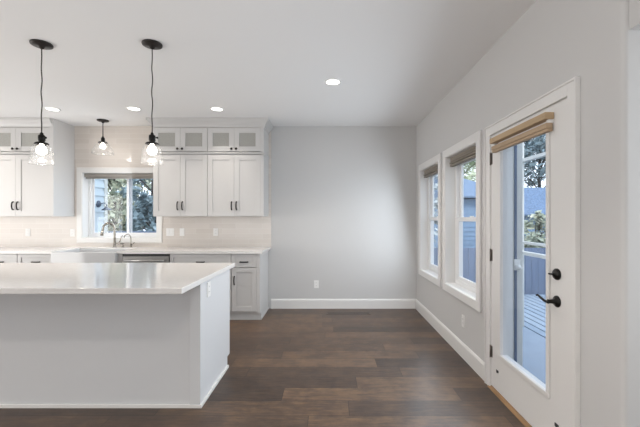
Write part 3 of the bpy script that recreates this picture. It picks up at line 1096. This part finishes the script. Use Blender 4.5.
def downlight(x, y, label):
    t = Thing('recessed_downlight', (x, y, ZC), label, 'ceiling light', 'recessed ceiling downlights')
    t.part('trim_ring', lathe(bmesh.new(), [(0.088, 0), (0.088, -0.003), (0.080, -0.006), (0.068, -0.004), (0.066, -0.002)], (x, y, ZC), 32), PLATE)
    t.part('lens', lathe(bmesh.new(), [(0.067, -0.0022), (0.03, -0.003), (0.001, -0.003)], (x, y, ZC), 32), LENS)
    l = light('downlight_lamp', 'AREA', (0, 0, -0.012), (0, 0, 0), DOWN_K if y > 4 else DOWN_W, (1.0, 0.93, 0.84), shape='DISK', size=0.13, spread=math.radians(105 if y > 4 or y < 2 else 125))
    l.parent = t.o
    return t


downlight(0.04, 3.617, 'recessed downlight alone in the open ceiling left of the windows')
downlight(-1.417, 4.516, 'recessed downlight right of the right island pendant, before the right wall cabinets')
downlight(-2.46, 4.50, 'recessed downlight between the small sink pendant and right island pendant')
downlight(-3.50, 4.52, 'recessed downlight beside the left island pendant cord')
downlight(-4.55, 4.52, 'recessed downlight outside the photo beyond the left edge')
downlight(0.04, 0.68, 'recessed downlight outside the photo over the foreground floor')
downlight(-2.9, 0.68, 'recessed downlight outside the photo over the foreground left of the camera')


def pendant(x, y, z_cap, prof, label, cord=True, cap_r=0.05):
    """z_cap: height of the metal cap's brim; prof: (radius, z below brim) of the glass"""
    t = Thing('pendant_light', (x, y, ZC), label, 'pendant light', 'black pendants with clear glass shades')
    t.part('canopy', lathe(bmesh.new(), [(0.074, 0), (0.076, -0.004), (0.074, -0.014), (0.062, -0.020), (0.022, -0.024), (0.014, -0.040), (0.004, -0.045)], (x, y, ZC), 32), BRONZE)
    top = z_cap + 0.075
    if cord:
        pts = []
        n = 24
        for i in range(n + 1):
            z = ZC - 0.04 + (top - ZC + 0.04) * i / n
            s = 0.004 * math.sin(i * 0.9) * math.sin(PI * i / n)
            pts.append((x + s, y, z))
        t.part('cord', tube(bmesh.new(), pts, 0.0042, 8), CORD)
    else:
        t.part('rod', tube(bmesh.new(), [(x, y, ZC - 0.04), (x, y, top)], 0.006, 10), BRONZE)
    bm = lathe(bmesh.new(), [(0.004, 0.09), (0.011, 0.082), (0.013, 0.07), (0.024, 0.064), (0.025, 0.022), (0.020, 0.018), (0.022, 0.012),
                             (cap_r * 0.8, 0.008), (cap_r, -0.002), (cap_r, -0.008), (cap_r * 0.9, -0.006), (0.02, 0.002)], (x, y, z_cap), 28)
    so = t.part('socket', bm, BLACK)
    if cord:
        bm = tube(bmesh.new(), [(x + 0.02, y - 0.012, z_cap + 0.042), (x + 0.046, y - 0.02, z_cap + 0.042)], 0.0035, 8)
        lathe(bm, [(0.002, -0.007), (0.008, -0.004), (0.008, 0.004), (0.002, 0.007)], (x + 0.05, y - 0.021, z_cap + 0.042), 10, axis='x')
        t.part('switch_key', bm, BLACK, so)
    bm = lathe(bmesh.new(), [(r, -h) for r, h in prof], (x, y, z_cap), 40)
    t.part('glass_shade', bm, SHADEGL)
    bm = lathe(bmesh.new(), [(0.013, -0.002), (0.016, -0.014), (0.027, -0.026), (0.036, -0.046), (0.037, -0.060), (0.031, -0.076), (0.017, -0.087), (0.001, -0.089)], (x, y, z_cap), 24)
    t.part('bulb', bm, BULB)
    l = light('pendant_lamp', 'POINT', (0, 0, z_cap - 0.13 - ZC), (0, 0, 0), PEND_W if cord else PEND_SINK_W, (1.0, 0.92, 0.82), shadow_soft_size=0.03)
    l.parent = t.o
    return t


BELL = [(0.038, -0.001), (0.040, 0.006), (0.054, 0.016), (0.066, 0.034), (0.072, 0.062), (0.075, 0.095), (0.077, 0.125), (0.081, 0.150), (0.083, 0.162), (0.081, 0.163), (0.078, 0.150), (0.074, 0.12)]
SCHOOL = [(0.050, -0.001), (0.054, 0.010), (0.075, 0.030), (0.105, 0.062), (0.130, 0.105), (0.138, 0.140), (0.139, 0.165), (0.136, 0.166), (0.134, 0.14)]
pendant(-1.397, 2.82, 1.95, BELL, 'clear bell-glass pendant over the island, the right one of two')
pendant(-2.27, 2.82, 1.95, BELL, 'clear bell-glass pendant over the island, the left one of two')
pendant(-3.185, 5.03, 2.425, SCHOOL, 'small short rod pendant hanging before the kitchen window', cord=False, cap_r=0.062)

# ------------------------------------------------------------------ outdoors
o = struct('ground', boxes((-40, 40, 5.6, 60, -1.4, -1.2), (1.6, 40, -6, 5.6, -1.4, -1.2)), SOIL, 'garden ground outside')


def lap_siding(bm, axis, pos, out, a0, a1, z0, z1, ex=0.15, t=0.022):
    """clapboards: sawtooth section extruded along the wall; out = +1/-1 side on which the boards show"""
    pts = []
    z = z0
    while z < z1 - 1e-6:
        zz = min(z + ex, z1)
        pts += [(pos + out * t, z), (pos + out * 0.002, zz)]
        z = zz
    poly = pts + [(pos - out * 0.06, z1), (pos - out * 0.06, z0)]
    if axis == 'x':   # wall plane x = pos, runs along y
        prism(bm, [(u, v) for u, v in poly], 'y', a0, a1)
    else:
        prism(bm, [(u, v) for u, v in poly], 'x', a0, a1)
    return bm


# projecting wing seen through the kitchen window
bm = lap_siding(bmesh.new(), 'x', -3.95, 1, 5.62, 6.25, -1.2, 3.4, 0.14)
struct('wall_exterior', bm, SIDING, 'pale blue clapboard wall of the wing outside the kitchen window')
struct('trim_2', boxes((-4.02, -3.93, 6.2505, 6.34, -1.2, 3.4)), POSTP, 'corner board of the pale blue wing')
t = Thing('barn_light', (-3.938, 6.09, 1.60), 'slate metal barn lamp on the blue wall outside kitchen window', 'wall lamp')
t.part('wall_plate', lathe(bmesh.new(), [(0.058, 0), (0.058, 0.012), (0.045, 0.024), (0.002, 0.028)], (-3.936, 6.09, 1.60), 20, axis='x', close=True), LAMPM)
t.part('arm', tube(bmesh.new(), spline([(-3.92, 6.09, 1.60), (-3.885, 6.09, 1.605), (-3.84, 6.09, 1.615), (-3.805, 6.09, 1.60), (-3.795, 6.09, 1.565)], 5), 0.007, 8), LAMPM)
t.part('lamp_shade', lathe(bmesh.new(), [(0.012, 0.045), (0.015, 0.025), (0.024, 0.01), (0.058, -0.015), (0.08, -0.033), (0.082, -0.039), (0.076, -0.034), (0.02, 0.004)], (-3.795, 6.09, 1.53), 24), LAMPM)

t = Thing('deck_railing', (-4.4, 8.2, -1.2), 'slate blue deck railing beyond the kitchen window', 'railing')
t.part('top_rail', boxes((-7.4, -2.2, 8.13, 8.27, 1.00, 1.05)), FENCE)
t.part('bottom_rail', boxes((-7.4, -2.2, 8.18, 8.22, 0.10, 0.16)), FENCE)
for xx in (-7.35, -5.7, -4.0, -2.3):
    t.part('post', boxes((xx - 0.045, xx + 0.045, 8.155, 8.245, -1.2, 0.9995)), FENCE)
for i in range(44):
    xx = -7.2 + i * 0.113
    t.part('baluster', boxes((xx - 0.012, xx + 0.012, 8.188, 8.212, 0.1605, 0.9995)), FENCE)

# landing outside the glass door
struct('landing', boxes((1.49, 2.5, 1.72, 7.0, -0.11, -0.03)), DECK, 'pale blue grey landing outside the glass door')
bm = boxes(*[(2.52 + 0.147 * i, 2.640 + 0.147 * i, 2.2, 7.6, -0.30, -0.27) for i in range(16)])
o = mesh_obj('deck', bm, DECK2, (3.5, 5, -0.3))
tag(o, 'lower deck of pale blue grey boards outside the glass door', 'deck', None, 'structure')
struct('deck_joists', boxes(*[(2.53, 4.85, 2.4 + 0.85 * i, 2.45 + 0.85 * i, -0.5, -0.3005) for i in range(6)]), FENCE, 'dark joists under the lower deck')

t = Thing('porch_post', (1.57, 3.06, -0.03), 'grey blue boxed porch post just outside the glass door', 'post')
t.part('shaft', boxes((1.495, 1.618, 2.98, 3.10, -0.029, 2.95)), POSTP, bevel=0.004)
t.part('batten', boxes((1.545, 1.565, 2.972, 2.9795, -0.029, 2.95)), FENCE)
bm = boxes((1.535, 1.585, 2.955, 2.9715, 0.93, 1.02))
lathe(bm, [(0.022, 0), (0.022, -0.02), (0.012, -0.03), (0.012, -0.055), (0.002, -0.057)], (1.56, 2.955, 0.955), 16, axis='y', close=True)
t.part('outlet_cover', bm, PLATE)
t = Thing('porch_railing', (2.5, 4.6, -0.03), 'pale blue porch frame and railing outside the glass door', 'railing')
t.part('post', boxes((2.44, 2.50, 4.57, 4.66, -0.029, 2.95)), POSTP, bevel=0.004)
t.part('top_rail', boxes((2.43, 2.50, 2.4, 4.5695, 0.90, 0.94)), POSTP)
t.part('upper_rail', boxes((2.45, 2.49, 2.4, 4.5695, 1.035, 1.065)), POSTP)
t.part('header_beam', boxes((2.44, 2.50, 2.4, 4.5695, 2.07, 2.11)), POSTP)
t.part('newel', boxes((2.44, 2.50, 2.31, 2.3995, -0.029, 2.95)), POSTP)

# fence of vertical boards
t = Thing('board_fence', (4.2, 8.0, -1.2), 'dark slate blue fence of vertical boards beyond the windows', 'fence')
for i in range(36):
    xx = 1.7 + i * 0.142
    dz = 0.0
    t.part('board', boxes((xx, xx + 0.136, 7.99, 8.01, -1.2, 0.69 + dz)), FENCE)
t.part('rail', boxes((1.7, 6.8, 8.0105, 8.05, 0.40, 0.49)), FENCE)
t.part('rail', boxes((1.7, 6.8, 8.0105, 8.05, -0.7, -0.61)), FENCE)

# neighbour's house and a low outbuilding
t = Thing('neighbour_house', (5.0, 13.0, -1.2), 'blue clapboard house with dark roof seen through the window near door', 'house')
t.part('wall', lap_siding(bmesh.new(), 'y', 12.0, -1, 4.42, 6.2, -1.2, 2.0, 0.15), SIDING2)
t.part('side_wall', boxes((4.42, 4.48, 12.061, 16, -1.2, 2.0), (6.14, 6.2, 12.061, 16, -1.2, 2.0)), SIDING2)
bm = bmesh.new()
lo = [bm.verts.new(p) for p in ((4.2, 11.68, 2.02), (6.35, 11.68, 2.02), (6.35, 16.4, 2.02), (4.2, 16.4, 2.02))]
hi = [bm.verts.new(p) for p in ((4.2, 11.68, 2.08), (6.35, 11.68, 2.08), (6.35, 16.4, 2.08), (4.2, 16.4, 2.08))]
r1, r2 = bm.verts.new((4.2, 14.1, 3.0)), bm.verts.new((5.05, 14.1, 3.0))
bm.faces.new(lo[::-1])
for a, b in ((0, 1), (1, 2), (2, 3)):
    bm.faces.new((lo[a], lo[b], hi[b], hi[a]))
bm.faces.new((lo[3], lo[0], hi[0], r1, hi[3]))
bm.faces.new((hi[0], hi[1], r2, r1))
bm.faces.new((hi[1], hi[2], r2))
bm.faces.new((hi[2], hi[3], r1, r2))
bmesh.ops.recalc_face_normals(bm, faces=bm.faces[:])
t.part('roof', bm, ROOFM)
t.part('corner_board', boxes((4.36, 4.4195, 11.97, 12.1, -1.2, 2.0)), VINYL)
t = Thing('garden_shed', (7.8, 13.0, -1.2), 'low outbuilding with blue shingle roof seen through the glass door', 'shed')
t.part('wall', boxes((6.75, 9.3, 12.4, 12.5, -1.2, 1.45), (6.75, 6.85, 12.501, 15.0, -1.2, 1.45), (9.2, 9.3, 12.501, 15.0, -1.2, 1.45)), SIDING2)
t.part('roof', prism(bmesh.new(), [(12.1, 1.42), (12.1, 1.48), (14.0, 2.55), (15.4, 1.5), (15.4, 1.44), (14.0, 2.48)], 'x', 6.6, 9.5), ROOFM)


def tree(name, label, x, y, base, h, rx, rz, cz, leaf, n, seed, size=0.11, group='trees outside the house', clumps=40, trunk=0.11):
    rnd = random.Random(seed)
    t = Thing(name, (x, y, base), label, 'tree' if name != 'shrub' else 'shrub', group)
    bm = bmesh.new()
    tube(bm, spline([(x, y, base), (x + 0.08, y, base + h * 0.3), (x - 0.05, y + 0.05, base + h * 0.6), (x + 0.02, y, base + h * 0.93)], 5), trunk, 8, trunk * 0.25)
    cl = []
    for i in range(clumps):
        while True:
            p = Vector((rnd.uniform(-1, 1), rnd.uniform(-1, 1), rnd.uniform(-1, 1)))
            if 0.15 < p.length < 1:
                break
        c = Vector((x + p.x * rx, y + p.y * rx, cz + p.z * rz))
        cl.append((c, rnd.uniform(0.16, 0.34) * rx))
        if i % 2 == 0:
            s = Vector((x, y, max(base + 0.3 * h, c.z - rx * rnd.uniform(0.4, 0.9))))
            mid = (s + c) / 2 + Vector((rnd.uniform(-.1, .1), rnd.uniform(-.1, .1), 0.1))
            tube(bm, [s, mid, c], trunk * 0.28, 5, trunk * 0.06)
    t.part('trunk', bm, BARK)
    bm = bmesh.new()
    for i in range(n):
        c, r = cl[i % len(cl)]
        p = c + Vector((rnd.gauss(0, 0.5), rnd.gauss(0, 0.5), rnd.gauss(0, 0.4))) * r
        a = Vector((rnd.uniform(-1, 1), rnd.uniform(-1, 1), rnd.uniform(-1, 1))).normalized()
        b = a.orthogonal().normalized()
        s = size * rnd.uniform(0.6, 1.4)
        vs = [bm.verts.new(p + a * s), bm.verts.new(p + b * s * 0.45), bm.verts.new(p - a * s), bm.verts.new(p - b * s * 0.45)]
        bm.faces.new(vs)
    t.part('foliage', bm, leaf)
    return t


# beyond the kitchen window
tree('tree', 'yellow olive tree behind left half of the kitchen window', -7.5, 12.5, -1.2, 5.6, 1.4, 2.2, 2.2, LEAF_A, 3600, 11, clumps=60)
tree('tree', 'blue green tree behind right half of the kitchen window', -4.85, 9.9, -1.2, 5.4, 0.8, 2.0, 2.1, LEAF_B, 2400, 12, 0.09, clumps=55)
tree('tree', 'distant olive tree between the nearer trees behind kitchen window', -12.2, 18.6, -1.2, 6.2, 1.7, 2.8, 2.0, LEAF_A, 3600, 13, 0.13, clumps=60)
tree('tree', 'distant blue green tree at far right behind the kitchen window', -8.6, 21.0, -1.2, 6.5, 1.7, 2.8, 2.2, LEAF_B, 3000, 14, 0.13, clumps=50)
# beyond the right-hand windows and the door
tree('tree', 'pale leafy tree above the blue house roof', 7.6, 21.8, -1.2, 9.0, 2.0, 2.6, 5.0, LEAF_C, 5200, 21, 0.14, clumps=60)
tree('tree', 'thin frosty tree behind the far right-wall window', 2.85, 10.3, -1.2, 5.2, 0.55, 2.0, 2.2, LEAF_D, 1700, 22, 0.07, clumps=34, trunk=0.06)
tree('tree', 'blue green tall tree seen through upper part of glass door', 10.2, 17.2, -1.2, 7.5, 1.6, 2.0, 4.2, LEAF_B, 4200, 23, 0.13, clumps=60)
tree('shrub', 'leafy shrub in front of the low outbuilding', 5.9, 10.2, -1.2, 2.4, 0.7, 0.75, 0.75, LEAF_A, 2200, 24, 0.08, clumps=30, trunk=0.04)
